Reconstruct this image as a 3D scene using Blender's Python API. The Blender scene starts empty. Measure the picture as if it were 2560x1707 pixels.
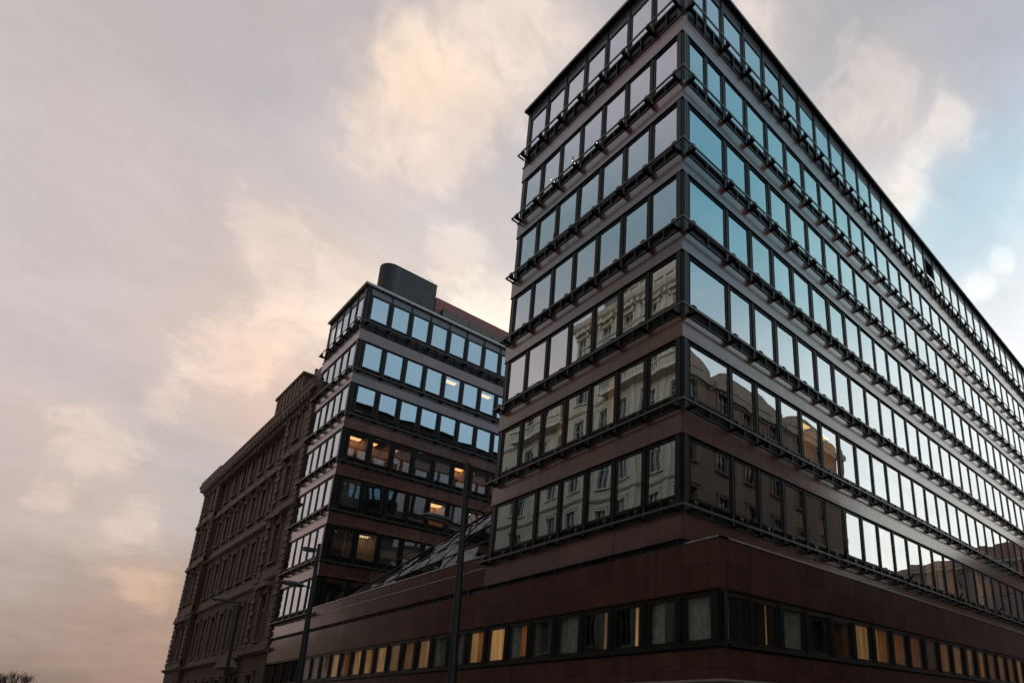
import bpy, bmesh, math, random
from mathutils import Vector, Matrix

S = bpy.context.scene
COL = S.collection
rnd = random.Random(7)

# ------------------------------------------------------------------ camera
cd = bpy.data.cameras.new("camera"); cam = bpy.data.objects.new("camera", cd); COL.objects.link(cam)
CAM = Vector((-14.146, -12.893, 1.65))
yaw, pit, rol = math.radians(43.852), math.radians(17.251), math.radians(0.528)
fw = Vector((math.cos(yaw)*math.cos(pit), math.sin(yaw)*math.cos(pit), math.sin(pit)))
rt = Vector((math.sin(yaw), -math.cos(yaw), 0)); up = rt.cross(fw)
r2 = rt*math.cos(rol) + up*math.sin(rol); u2 = r2.cross(fw)
M = Matrix((r2, u2, -fw)).transposed().to_4x4(); M.translation = CAM
cam.matrix_world = M
cd.sensor_width = 36; cd.lens = 1605.1/2560*36
cd.shift_x = (1280-1665.0)/2560; cd.shift_y = (1300.9-853.5)/2560
cd.clip_start = 0.1; cd.clip_end = 3000
S.camera = cam
S.view_settings.view_transform = 'Standard'; S.view_settings.look = 'None'
S.view_settings.exposure = 0.0; S.view_settings.gamma = 1.0
S.render.resolution_x, S.render.resolution_y = 1024, 682
S.cycles.max_bounces = 8; S.cycles.glossy_bounces = 5; S.cycles.transparent_max_bounces = 12
S.cycles.diffuse_bounces = 3

# ------------------------------------------------------------------ sky (dusk)
SUN_EL, SUN_AZ = math.radians(4.0), math.radians(-24.0)      # low, past the far end of the side street
def lin(c):
    return tuple(((v/255)/12.92 if v/255 <= .04045 else ((v/255+.055)/1.055)**2.4) for v in c)
def pixdir(x, y):                                             # compass direction of a cloud seen in the photograph
    d = fw + r2*((x-1665.0)/1605.1) - u2*((y-1300.9)/1605.1)
    return d.normalized()
def azel(a, e):
    a, e = math.radians(a), math.radians(e)
    return Vector((math.cos(a)*math.cos(e), math.sin(a)*math.cos(e), math.sin(e)))
ANCH = []   # direction, linear colour, width (radians)
for x, y, c, s in [
    (60,60,(184,178,184),.13),(60,520,(184,184,195),.13),(80,950,(190,182,186),.12),(300,250,(194,186,186),.12),
    (280,650,(200,190,190),.12),(570,120,(174,177,192),.07),(700,240,(184,182,190),.06),(620,20,(196,186,187),.06),
    (985,110,(244,222,200),.035),(1020,220,(243,219,197),.05),(1160,190,(242,218,198),.035),(900,350,(232,214,204),.05),(1060,400,(224,206,200),.05),
    (1250,300,(192,192,200),.06),(1280,80,(236,220,208),.06),(1200,480,(196,196,203),.08),(720,440,(192,190,195),.09),
    (690,600,(212,198,194),.06),(500,520,(198,190,192),.09),(850,720,(240,222,208),.06),(1050,650,(230,216,208),.06),(1180,560,(210,206,208),.06),
    (1240,800,(255,244,230),.06),(420,720,(210,198,194),.06),(560,850,(220,200,190),.06),(700,800,(246,224,206),.04),(640,960,(230,202,184),.06),
    (380,940,(202,190,190),.06),(210,1100,(222,196,180),.05),(100,1020,(192,184,184),.06),(330,1080,(186,184,188),.06),
    (80,1300,(184,174,173),.06),(260,1250,(204,188,178),.05),(400,1200,(184,180,182),.05),(90,1480,(172,162,158),.05),
    (350,1470,(198,174,158),.04),(200,1600,(172,148,138),.06),(380,1620,(178,152,141),.05),(60,1590,(164,144,136),.05),(30,1690,(126,118,110),.04),
    (1900,20,(190,184,184),.07),(2200,40,(176,175,181),.08),(2500,40,(176,176,188),.08),(2080,180,(188,186,188),.05),
    (2200,215,(232,219,210),.05),(2100,290,(214,208,206),.04),(2370,160,(186,188,197),.06),(2540,240,(188,195,208),.05),
    (2340,310,(238,230,222),.035),(2470,390,(176,203,220),.05),(2540,450,(172,207,222),.05),(2265,490,(236,230,226),.035),
    (2400,590,(182,212,226),.05),(2540,580,(188,216,228),.05),(2540,710,(228,234,236),.05),(2480,830,(243,243,247),.06),(1800,40,(240,230,220),.05)]:
    if x < 1300: c = (c[0]*1.055, c[1]*1.03, c[2]*1.0) if c[0] < 222 else c
    ANCH.append((pixdir(x, y), lin(c), s*.8))
for a, e, c, s, g in [   # parts of the sky met only in reflections and by the light
    (-40,50,(18,168,204),.10,1.05),(-40,45,(26,174,208),.09,1.08),(-34,44,(44,184,206),.09,1.15),(-29,40,(92,206,220),.08,1.25),(-25,36,(178,232,238),.08,1.4),(-20,26,(250,255,255),.18,1.9),(-15,14,(255,252,246),.2,2.0),(-38,57,(170,200,222),.09,1.1),(-25,52,(190,215,225),.14,1.1),
    (-41,36,(205,214,228),.12,1.15),(-33,30,(230,242,246),.12,1.3),(-60,60,(190,194,204),.3,1),(-70,31,(188,220,240),.22,1.3),(-100,35,(170,184,200),.3,1),(-5,24,(248,250,252),.2,1.2),
    (132,54,(228,216,228),.07,1.15),(127,51,(228,216,226),.06,1.15),(122,48,(230,218,224),.06,1.15),(133,45,(120,176,196),.06,1),(128,42.5,(128,178,196),.05,1),(121,41.5,(140,182,196),.05,1),
    (131,39.5,(150,180,198),.05,1),(121,37.5,(156,186,196),.05,1),(131,34,(206,200,208),.05,1),(121,29,(236,220,222),.10,1.1),
    (106,30,(228,214,216),.14,1.05),(106,14,(238,208,200),.15,1),(150,30,(196,182,182),.3,1),(180,30,(165,155,160),.4,1),(-140,40,(140,140,150),.4,1),(60,80,(180,178,186),.3,1),
    (-12,5,(255,236,205),.12,1.6),(90,-4,(120,100,90),.15,1)]:
    ANCH.append((azel(a, e), tuple(v*g for v in lin(c)), s))
PUFFS = [(pixdir(x, y), w) for x, y, w in [(1000,130,.042),(1060,220,.058),(1170,215,.042),(930,330,.04),(1080,370,.045),(1120,300,.05),(1240,800,.06),(1160,640,.04),
    (710,800,.055),(590,870,.05),(850,720,.05),(220,1105,.035),(120,1230,.018),(330,1290,.025),(700,640,.05),(1280,90,.05),(360,1480,.022),(420,980,.025),
    (2200,220,.050),(2110,290,.04),(2355,305,.026),(2310,380,.026),(2270,460,.028),(2240,520,.028),(2455,715,.02),(2500,660,.013),(1850,60,.03),(1900,160,.03)]]

W = bpy.data.worlds.new("World"); S.world = W; W.use_nodes = True
nt = W.node_tree; N = nt.nodes; Lk = nt.links; N.clear()
def nd(t, **k):
    n = N.new(t)
    for a, v in k.items(): setattr(n, a, v)
    return n
def vm(op, a, b=None, scale=None):
    n = nd('ShaderNodeVectorMath', operation=op)
    for i, v in enumerate((a, b)):
        if v is None: continue
        if hasattr(v, 'is_output'): Lk.new(v, n.inputs[i])
        else: n.inputs[i].default_value = v
    if scale is not None:
        if hasattr(scale, 'is_output'): Lk.new(scale, n.inputs['Scale'])
        else: n.inputs['Scale'].default_value = scale
    return n.outputs['Value'] if op in ('DOT_PRODUCT', 'LENGTH') else n.outputs['Vector']
def mt(op, *a):
    n = nd('ShaderNodeMath', operation=op)
    for i, v in enumerate(a):
        if hasattr(v, 'is_output'): Lk.new(v, n.inputs[i])
        else: n.inputs[i].default_value = v
    return n.outputs[0]
tc = nd('ShaderNodeTexCoord').outputs['Generated']
dirn = vm('NORMALIZE', tc)
# drifting, streaky cloud noise in a flat cloud layer: direction divided by height
sep = nd('ShaderNodeSeparateXYZ'); Lk.new(dirn, sep.inputs[0])
zc = mt('ADD', mt('MAXIMUM', sep.outputs[2], 0.0), 0.42)
lay = vm('SCALE', dirn, scale=mt('DIVIDE', 1.0, zc))
mp = nd('ShaderNodeMapping'); mp.inputs['Rotation'].default_value = (0, 0, math.radians(-28)); mp.inputs['Scale'].default_value = (1.0, 1.6, 1.0)
Lk.new(lay, mp.inputs[0])
def noise(scale, det, rough, src, dist=0.0):
    n = nd('ShaderNodeTexNoise'); n.inputs['Scale'].default_value = scale; n.inputs['Detail'].default_value = det
    n.inputs['Roughness'].default_value = rough; n.inputs['Distortion'].default_value = dist; Lk.new(src, n.inputs['Vector']); return n
nw = noise(2.6, 7, .6, mp.outputs[0], .3)
warp = vm('SCALE', vm('SUBTRACT', nw.outputs['Color'], (.5, .5, .5)), scale=0.20)
wd = vm('NORMALIZE', vm('ADD', dirn, warp))
accC, accW = None, None
for v, c, s in ANCH:
    k = 1/(s*s)
    w = mt('EXPONENT', mt('MULTIPLY_ADD', vm('DOT_PRODUCT', wd, tuple(v)), k, -k))
    cw = vm('SCALE', c, scale=w)
    accC = cw if accC is None else vm('ADD', accC, cw)
    accW = w if accW is None else mt('ADD', accW, w)
base = vm('SCALE', vm('ADD', accC, tuple(x*2e-4 for x in (.42,.42,.46))), scale=mt('DIVIDE', 1.0, mt('ADD', accW, 2e-4)))
nf = noise(5.5, 11, .66, mp.outputs[0], .5)
shade = mt('MULTIPLY_ADD', mt('SUBTRACT', nf.outputs['Fac'], .5), .34, 1.0)
cloud = vm('SCALE', base, scale=shade)
# brighter, ragged cloud heads where the photograph has them
pf = None
wd2 = vm('NORMALIZE', vm('ADD', dirn, vm('SCALE', vm('SUBTRACT', nw.outputs['Color'], (.5, .5, .5)), scale=0.06)))
for v, w in PUFFS:
    k = 1/(w*w)
    e_ = mt('EXPONENT', mt('MULTIPLY_ADD', vm('DOT_PRODUCT', wd2, tuple(v)), k, -k))
    pf = e_ if pf is None else mt('MAXIMUM', pf, e_)
n9 = noise(9.0, 12, .66, dirn, .35)
mpw = nd('ShaderNodeMapping'); mpw.inputs['Rotation'].default_value = (0, 0, math.radians(35)); mpw.inputs['Scale'].default_value = (1.2, 5.0, 1.2); Lk.new(lay, mpw.inputs[0])
n10 = noise(3.2, 8, .62, mpw.outputs[0], .8)
nz = mt('ADD', mt('MULTIPLY', n9.outputs['Fac'], .74), mt('MULTIPLY', n10.outputs['Fac'], .26))
n11 = noise(15.0, 12, .72, mpw.outputs[0], 1.2)
n12 = noise(19.0, 10, .62, dirn, .9)
fil = mt('ADD', mt('MULTIPLY', n11.outputs['Fac'], .18), mt('MULTIPLY', n12.outputs['Fac'], .82))
mr_ = nd('ShaderNodeMapRange', interpolation_type='SMOOTHSTEP'); Lk.new(mt('ADD', mt('MULTIPLY', pf, .70), mt('ADD', mt('MULTIPLY', mt('SUBTRACT', nz, .5), 1.7), mt('MULTIPLY', mt('SUBTRACT', fil, .5), .9))), mr_.inputs[0])
mr_.inputs[1].default_value = .25; mr_.inputs[2].default_value = .66; mr_.inputs[3].default_value = 0; mr_.inputs[4].default_value = 1
cloud = vm('SCALE', cloud, scale=mt('MULTIPLY_ADD', mt('SUBTRACT', fil, .5), .11, 1.0))
cloudb = vm('SCALE', cloud, scale=mt('MULTIPLY_ADD', mt('SUBTRACT', fil, .5), .34, 1.0))
up_ = vm('ADD', vm('MULTIPLY', cloudb, (1.16, 1.125, 1.085)), (.034, .024, .013))
mxn = nd('ShaderNodeMix', data_type='RGBA'); Lk.new(mr_.outputs[0], mxn.inputs[0]); Lk.new(cloud, mxn.inputs[6]); Lk.new(up_, mxn.inputs[7])
cloud = mxn.outputs[2]
sky = nd('ShaderNodeTexSky'); sky.sky_type = 'NISHITA'; sky.sun_disc = False
sky.sun_elevation = SUN_EL; sky.sun_rotation = math.radians(90)-SUN_AZ
clear = vm('SCALE', sky.outputs[0], scale=0.05)
skyc = vm('ADD', vm('SCALE', cloud, scale=0.985), vm('SCALE', clear, scale=0.12))
bg = nd('ShaderNodeBackground'); Lk.new(skyc, bg.inputs[0]); bg.inputs[1].default_value = 1.0
wo = nd('ShaderNodeOutputWorld'); Lk.new(bg.outputs[0], wo.inputs[0])
W.cycles.sampling_method = 'MANUAL'; W.cycles.sample_map_resolution = 512

sl = bpy.data.lights.new("sun", 'SUN'); so = bpy.data.objects.new("sun", sl); COL.objects.link(so)
sl.energy = 0.5; sl.angle = math.radians(12); sl.color = (1, .86, .7)
so.rotation_euler = (-azel(math.degrees(SUN_AZ), math.degrees(SUN_EL))).to_track_quat('-Z', 'Y').to_euler()
so.location = (60, -60, 60)

# ------------------------------------------------------------------ materials
def mat(name):
    m = bpy.data.materials.new(name); m.use_nodes = True
    t = m.node_tree; t.nodes.clear(); return m, t
class T:
    def __init__(s, t): s.t = t
    def n(s, typ, ins=None, **k):
        n = s.t.nodes.new(typ)
        for a, v in k.items(): setattr(n, a, v)
        for i, v in (ins or {}).items():
            if hasattr(v, 'is_output'): s.t.links.new(v, n.inputs[i])
            else: n.inputs[i].default_value = v
        return n
    def m(s, op, *a): return s.n('ShaderNodeMath', {i: v for i, v in enumerate(a)}, operation=op).outputs[0]
    def mix(s, f, a, b):
        n = s.n('ShaderNodeMix', data_type='RGBA'); 
        for i, v in ((0, f), (6, a), (7, b)):
            if hasattr(v, 'is_output'): s.t.links.new(v, n.inputs[i])
            else: n.inputs[i].default_value = v
        return n.outputs[2]
    def noise(s, vec, scale, det=4, rough=.55):
        n = s.n('ShaderNodeTexNoise', {'Scale': scale, 'Detail': det, 'Roughness': rough}); s.t.links.new(vec, n.inputs['Vector']); return n
    def out(s, sh): 
        o = s.n('ShaderNodeOutputMaterial'); s.t.links.new(sh, o.inputs[0])
def c4(c): return (c[0], c[1], c[2], 1)
def simple(name, col, rough=.5, var=.25, scale=3.0, ior=1.5, metallic=0.0, streak=False, bump=0.0):
    m, t = mat(name); k = T(t)
    pos = k.n('ShaderNodeNewGeometry').outputs['Position']
    if streak:
        mp_ = k.n('ShaderNodeMapping', {'Vector': pos, 'Scale': (1, 1, .12)}); pos2 = mp_.outputs[0]
    else: pos2 = pos
    a = k.noise(pos2, scale, 6)
    f = k.n('ShaderNodeMapRange', {0: a.outputs['Fac'], 1: .3, 2: .7, 3: 1-var, 4: 1+var}).outputs[0]
    col_ = k.n('ShaderNodeVectorMath', {0: col[:3], 3: f}, operation='SCALE').outputs[0]
    b = k.n('ShaderNodeBsdfPrincipled', {'Base Color': col_, 'Roughness': rough, 'IOR': ior, 'Metallic': metallic})
    if bump:
        bn = k.noise(pos, 18, 5)
        bb = k.n('ShaderNodeBump', {'Strength': bump, 'Distance': .03, 'Height': bn.outputs['Fac']}); t.links.new(bb.outputs[0], b.inputs['Normal'])
    k.out(b.outputs[0]); return m

def granite(name, col, pitch=1.58, ior=1.75, rough=.09, hjoint=None, tv=.62):
    """polished stone cladding: speckle, tone of each slab, thin joints"""
    m, t = mat(name); k = T(t)
    pos = k.n('ShaderNodeNewGeometry').outputs['Position']
    sp = k.n('ShaderNodeSeparateXYZ', {0: pos})
    u = k.m('ADD', sp.outputs[0], sp.outputs[1])
    q = k.m('DIVIDE', u, pitch); fl = k.m('FLOOR', q); fr = k.m('FRACT', q)
    zrow = k.m('FLOOR', k.m('DIVIDE', sp.outputs[2], hjoint or 3.6))
    wn = k.n('ShaderNodeTexWhiteNoise', {'Vector': k.n('ShaderNodeCombineXYZ', {0: fl, 1: zrow}).outputs[0]}, noise_dimensions='2D')
    tone = k.m('MULTIPLY_ADD', wn.outputs['Value'], tv, 1.01-tv/2)
    speck = k.noise(pos, 60, 3, .7)
    stain = k.noise(k.n('ShaderNodeMapping', {'Vector': pos, 'Scale': (1.6, 1.6, .18)}).outputs[0], 1.6, 6, .62)
    f = k.m('MULTIPLY', tone, k.m('MULTIPLY', k.m('MULTIPLY_ADD', speck.outputs['Fac'], .7, .65), k.m('MULTIPLY_ADD', stain.outputs['Fac'], .95, .52)))
    col_ = k.n('ShaderNodeVectorMath', {0: col[:3], 3: f}, operation='SCALE').outputs[0]
    jl = k.m('LESS_THAN', fr, .017)
    if hjoint:
        jl = k.m('MAXIMUM', jl, k.m('LESS_THAN', k.m('FRACT', k.m('DIVIDE', sp.outputs[2], hjoint)), .014))
    cj = k.mix(jl, col_, (.012, .010, .009, 1))
    ro = k.m('MULTIPLY_ADD', stain.outputs['Fac'], .10, rough-.04)
    tilt = k.n('ShaderNodeVectorMath', {0: wn.outputs['Color'], 1: (.5, .5, .5)}, operation='SUBTRACT').outputs[0]
    tl = k.n('ShaderNodeVectorMath', {0: tilt, 3: .010}, operation='SCALE').outputs[0]
    nm = k.n('ShaderNodeNewGeometry').outputs['Normal']
    nn = k.n('ShaderNodeVectorMath', {0: k.n('ShaderNodeVectorMath', {0: nm, 1: tl}, operation='ADD').outputs[0]}, operation='NORMALIZE').outputs[0]
    b = k.n('ShaderNodeBsdfPrincipled', {'Base Color': cj, 'Roughness': ro, 'IOR': ior, 'Normal': nn})
    k.out(b.outputs[0]); return m

def glass(name, tint, f0, through, wave=.012):
    """coated pane: mirror reflection rising to grazing, the rest passes tinted; slightly bowed"""
    m, t = mat(name); k = T(t)
    g = k.n('ShaderNodeNewGeometry')
    n1 = k.noise(g.outputs['Position'], .55, 2, .5)
    d = k.n('ShaderNodeVectorMath', {0: n1.outputs['Color'], 1: (.5, .5, .5)}, operation='SUBTRACT').outputs[0]
    d = k.n('ShaderNodeVectorMath', {0: d, 3: wave}, operation='SCALE').outputs[0]
    nn = k.n('ShaderNodeVectorMath', {0: k.n('ShaderNodeVectorMath', {0: g.outputs['Normal'], 1: d}, operation='ADD').outputs[0]}, operation='NORMALIZE').outputs[0]
    fr = k.n('ShaderNodeFresnel', {'IOR': 1.5}).outputs[0]
    fac = k.m('MULTIPLY', k.m('MULTIPLY_ADD', fr, 1-f0, f0), k.m('SUBTRACT', 1.0, g.outputs['Backfacing']))
    through = tuple(v**.5 for v in through)
    gl = k.n('ShaderNodeBsdfGlossy', {'Color': c4(tint), 'Roughness': 0.0, 'Normal': nn})
    tr = k.n('ShaderNodeBsdfTransparent', {'Color': c4(through)})
    mx = k.n('ShaderNodeMixShader', {0: fac, 1: tr.outputs[0], 2: gl.outputs[0]})
    k.out(mx.outputs[0]); return m

def lit(name, col, strength, stripes=14.0, depth=.45):
    """curtain or wall in a lit window: lamp light and fold stripes put into its emission"""
    m, t = mat(name); k = T(t)
    tcx = k.n('ShaderNodeTexCoord').outputs['Object']
    pos = k.n('ShaderNodeNewGeometry').outputs['Position']
    sp = k.n('ShaderNodeSeparateXYZ', {0: tcx})
    ir = k.n('ShaderNodeObjectInfo').outputs['Random']
    wv = k.m('MULTIPLY_ADD', k.m('SINE', k.m('MULTIPLY_ADD', sp.outputs[0], stripes*2, k.m('MULTIPLY', ir, 40))), depth*.25, 1-depth*.25)
    n1 = k.noise(k.n('ShaderNodeMapping', {'Vector': pos, 'Scale': (3.2, 3.2, .35)}).outputs[0], 1.4, 4)
    f = k.m('MULTIPLY', wv, k.n('ShaderNodeMapRange', {0: n1.outputs['Fac'], 1: .32, 2: .68, 3: .45, 4: 1.3}).outputs[0])
    f = k.m('MULTIPLY', f, k.m('MULTIPLY_ADD', ir, .6, .6))
    st = k.m('MULTIPLY', f, strength)
    e = k.n('ShaderNodeEmission', {'Color': c4(col), 'Strength': st})
    d = k.n('ShaderNodeBsdfDiffuse', {'Color': (.3, .26, .2, 1)})
    a = k.n('ShaderNodeAddShader', {0: e.outputs[0], 1: d.outputs[0]})
    k.out(a.outputs[0]); return m
def emit(name, col, s):
    m, t = mat(name); k = T(t); k.out(k.n('ShaderNodeEmission', {'Color': c4(col), 'Strength': s}).outputs[0]); return m

GRAN = granite("red_granite", (.126, .051, .037), rough=.18, ior=1.82)
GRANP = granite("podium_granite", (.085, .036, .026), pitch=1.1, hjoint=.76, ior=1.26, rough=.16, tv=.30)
METAL = simple("dark_bronze_metal", (.012, .011, .010), rough=.38, var=.2, scale=2, ior=1.3)
RAILM = simple("rail_bronze", (.060, .046, .035), rough=.42, var=.3, scale=4)
LOUV = simple("louvre_metal", (.014, .014, .013), rough=.5, var=.25, scale=3, ior=1.28)
PANEL = simple("grey_enamel_panel", (.085, .090, .097), rough=.22, var=.15, scale=1.2)
COPE = simple("coping_steel", (.34, .34, .33), rough=.32, var=.2, scale=4, metallic=.4)
ROOFM = simple("roof_membrane", (.05, .05, .05), rough=.8)
INNER = simple("office_interior", (.085, .085, .08), rough=.8, var=.2)
SHEER = simple("sheer_curtain", (.50, .47, .40), rough=.9, var=.3, scale=5, streak=False)
BLIND = simple("vertical_blind", (.30, .26, .23), rough=.8, var=.25, scale=6)
GLASS = glass("coated_glass", (.92, .98, 1.0), .42, (.50, .53, .50), wave=.016)
GLASSP = glass("podium_glass", (.9, .95, .93), .05, (.62, .64, .60), wave=.02)
GLASSB = glass("block_glass", (.80, .94, 1.0), .42, (.62, .60, .54))
LITS = lit("glowing_curtain", (1.0, .50, .17), .42)  # glow sits in the cloth's own emission, no lamp behind
LITM = lit("dim_glowing_curtain", (1.0, .47, .17), .20)
LITF = lit("faint_glowing_curtain", (1.0, .42, .14), .16)
LITR = lit("glowing_office_wall", (1.0, .36, .10), .22, stripes=3, depth=.3)  # wall glows by itself, room light put into its emission
LITY = lit("glowing_pale_wall", (1.0, .58, .27), .42, stripes=2, depth=.2)  # paler wall, lamp light likewise put into its glow
ROOMW = simple("office_wall_warm", (.68, .50, .34), rough=.9, var=.12)
ROOMY = simple("office_wall_cream", (.74, .64, .50), rough=.9, var=.12)
RLAMP = emit("room_lamp_glow", (1.0, .52, .20), 3.2)
RLAMPY = emit("room_lamp_pale_glow", (1.0, .68, .36), 5.5)
LAMP = emit("ceiling_lamp_glow", (1.0, .62, .22), 2.6)
BULB = emit("bulb_glow", (1.0, .85, .6), 2.2)
SCREEN = emit("green_screen_glow", (.25, .8, .5), .6)
DRUM = simple("ribbed_zinc", (.020, .021, .020), rough=.4, var=.45, scale=2.2, streak=True)
REDP = simple("rust_red_panel", (.17, .045, .035), rough=.5, var=.15, scale=1)
BRNP = simple("brown_panel", (.075, .060, .046), rough=.55, var=.2, scale=1)
BASEST = simple("pale_base_stone", (.26, .21, .16), rough=.6, var=.2)
GATR = glass("atrium_glass", (.42, .47, .52), .06, (.40, .42, .42), wave=.05)
OLDST = simple("weathered_brown_stone", (.100, .060, .042), rough=.85, var=.45, scale=1.1, streak=True, bump=.4)
OLDTR = simple("brown_stone_trim", (.170, .114, .081), rough=.8, var=.4, scale=2.5, bump=.3)
OLDSLATE = simple("old_roof_sheet", (.07, .055, .05), rough=.6)
WOOD = simple("painted_sash", (.34, .32, .29), rough=.5, var=.2)
DGLASS = glass("old_pane", (.85, .9, .9), .16, (.2, .2, .2), wave=.04)
CREAM = simple("cream_stucco", (.48, .43, .35), rough=.8, var=.16, scale=.8, streak=True)
CREAMT = simple("cream_trim", (.54, .49, .41), rough=.8, var=.15, scale=2)
ROSE = simple("rose_beige_stucco", (.36, .27, .21), rough=.85, var=.2, scale=.8, streak=True)
TILE = simple("red_roof_tile", (.20, .085, .055), rough=.8, var=.35, scale=4)
MANS = simple("grey_mansard", (.13, .14, .13), rough=.6, var=.3, scale=3)
ASPH = simple("asphalt", (.05, .05, .052), rough=.85, var=.25, scale=6, bump=.3)
PAVE = simple("paving_stone", (.20, .19, .18), rough=.8, var=.2, scale=4)
GROUND = simple("ground", (.09, .085, .08), rough=.9)
MARK = simple("road_paint", (.75, .75, .72), rough=.7, var=.1)
POLE = simple("lamp_post_paint", (.012, .011, .011), rough=.55, var=.15)
LENS = simple("lamp_lens", (.14, .13, .12), rough=.25)
HEADM = simple("lamp_head_grey", (.05, .05, .052), rough=.4)
BARK = simple("bark", (.05, .04, .032), rough=.9)
IRON = simple("wrought_iron", (.02, .02, .02), rough=.5)

# ------------------------------------------------------------------ mesh helpers
class F:
    """facade frame: u runs along the wall, n points out of it"""
    def __init__(s, o, u, n): s.o, s.u, s.n = Vector((o[0], o[1], 0)), Vector((u[0], u[1], 0)), Vector((n[0], n[1], 0))
    def p(s, u, d, z): return s.o + s.u*u + s.n*d + Vector((0, 0, z))
    def rot(s):
        inw = -s.n; x = s.u if s.u.cross(inw).z > 0 else -s.u
        return math.atan2(x.y, x.x)
WORLD = F((0, 0), (1, 0), (0, 1))
class MB:
    def __init__(s): s.v, s.f, s.m, s.sm = [], [], [], []
    def poly(s, pts, faces, mi=0, smooth=False):
        b = len(s.v); s.v += [tuple(p) for p in pts]
        for f in faces: s.f.append(tuple(b+i for i in f)); s.m.append(mi); s.sm.append(smooth)
    def box(s, fr, u0, u1, d0, d1, z0, z1, mi=0):
        P = [fr.p(u, d, z) for z in (z0, z1) for (u, d) in ((u0, d0), (u1, d0), (u1, d1), (u0, d1))]
        s.poly(P, [(0,3,2,1),(4,5,6,7),(0,1,5,4),(1,2,6,5),(2,3,7,6),(3,0,4,7)], mi); return s
    def prism(s, fr, prof, d0, d1, mi=0, smooth=False):       # profile in (u,z), extruded along d
        n = len(prof); P = [fr.p(u, d0, z) for u, z in prof]+[fr.p(u, d1, z) for u, z in prof]
        s.poly(P, [tuple(range(n)), tuple(range(2*n-1, n-1, -1))]+[(i, i+n, (i+1) % n+n, (i+1) % n) for i in range(n)], mi, smooth); return s
    def sweep(s, fr, prof, u0, u1, mi=0):                     # profile in (d,z), extruded along u
        n = len(prof); P = [fr.p(u0, d, z) for d, z in prof]+[fr.p(u1, d, z) for d, z in prof]
        s.poly(P, [tuple(range(n)), tuple(range(2*n-1, n-1, -1))]+[(i, i+n, (i+1) % n+n, (i+1) % n) for i in range(n)], mi); return s
    def tube(s, a, b, ra, rb=None, n=10, mi=0, caps=True):
        a, b = Vector(a), Vector(b); rb = ra if rb is None else rb
        z = (b-a).normalized(); x = z.orthogonal().normalized(); y = z.cross(x)
        P = [p+(x*math.cos(2*math.pi*i/n)+y*math.sin(2*math.pi*i/n))*r for p, r in ((a, ra), (b, rb)) for i in range(n)]
        fs = [(i, (i+1) % n, (i+1) % n+n, i+n) for i in range(n)]
        s.poly(P, fs, mi, True)
        if caps: s.poly(P, [tuple(range(n-1, -1, -1)), tuple(range(n, 2*n))], mi)
        return s
    def revolve(s, prof, c, n=24, mi=0):                       # (r,z) about a vertical axis
        c = Vector(c); P = [c+Vector((r*math.cos(2*math.pi*i/n), r*math.sin(2*math.pi*i/n), z)) for r, z in prof for i in range(n)]
        s.poly(P, [(k*n+i, k*n+(i+1) % n, (k+1)*n+(i+1) % n, (k+1)*n+i) for k in range(len(prof)-1) for i in range(n)], mi, True); return s
    def mesh(s, name, mats):
        me = bpy.data.meshes.new(name); me.from_pydata(s.v, [], s.f)
        for m in (mats if isinstance(mats, (list, tuple)) else [mats]): me.materials.append(m)
        me.polygons.foreach_set('material_index', s.m); me.polygons.foreach_set('use_smooth', s.sm)
        bm = bmesh.new(); bm.from_mesh(me); bmesh.ops.recalc_face_normals(bm, faces=bm.faces); bm.to_mesh(me); bm.free()
        me.update(); return me
    def build(s, name, mats, parent=None): return link(name, s.mesh(name, mats), parent)
def link(name, me, parent=None):
    o = bpy.data.objects.new(name, me); COL.objects.link(o)
    if parent is not None:
        o.parent = parent; o.matrix_parent_inverse = parent['_inv_m'] if False else Matrix.Translation(-ORG[parent.name])
    return o
ORG = {}
def tag(o, label, cat, group=None):
    o['label'] = label; o['category'] = cat
    if group: o['group'] = group
    return o
def thing(name, label, cat, loc=(0, 0, 0), group=None):
    o = bpy.data.objects.new(name, None); COL.objects.link(o); o.location = loc; o.empty_display_size = .5
    ORG[o.name] = Vector(loc); return tag(o, label, cat, group)
def part(name, me, parent, fr=None, u=0, d=0, z=0):           # instance of a window-like mesh on a facade, child of a thing
    o = bpy.data.objects.new(name, me); COL.objects.link(o); o.parent = parent
    o.matrix_parent_inverse = Matrix.Translation(-ORG[parent.name])
    if fr is not None:
        o.location = fr.p(u, d, z); o.rotation_euler = (0, 0, fr.rot())
    return o
def sub(name, me, parent, loc=(0, 0, 0), rot=(0, 0, 0)):      # child in the parent's own coordinates
    o = bpy.data.objects.new(name, me); COL.objects.link(o); o.parent = parent; o.location = loc; o.rotation_euler = rot; return o
def stuff(o): o['kind'] = 'stuff'; return o
def structure(name, mb, m): o = mb.build(name, m); o['kind'] = 'structure'; return o

LOC = F((0, 0), (1, 0), (0, -1))                              # local frame of a window mesh: -Y is outwards
def win_frame(w, h, jl=.16, jr=.16, head=.15, sill=.08, out=.0):
    """dark frame round one pane with half a double-ribbed mullion each side; origin at the pane's bottom centre"""
    m = MB(); a, b = -w/2, w/2
    for s_, j in ((-1, jl), (1, jr)):
        e = a if s_ < 0 else b; lo, hi = sorted((e, e+s_*j))
        m.box(LOC, lo, hi, -.16, -.035, -sill, h+head)
        f0, f1 = sorted((e+s_*(j-.012), e+s_*(j-.05))); m.box(LOC, f0, f1, -.035, out, -sill, h+head)
        g0, g1 = sorted((e+s_*.0, e+s_*.03)); m.box(LOC, g0, g1, -.035, -.022, 0, h)
    m.box(LOC, a, b, -.16, -.03, h, h+head); m.box(LOC, a, b, -.03, -.018, h, h+.03)
    m.box(LOC, a, b, -.16, -.02, -sill, 0); return m
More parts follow.
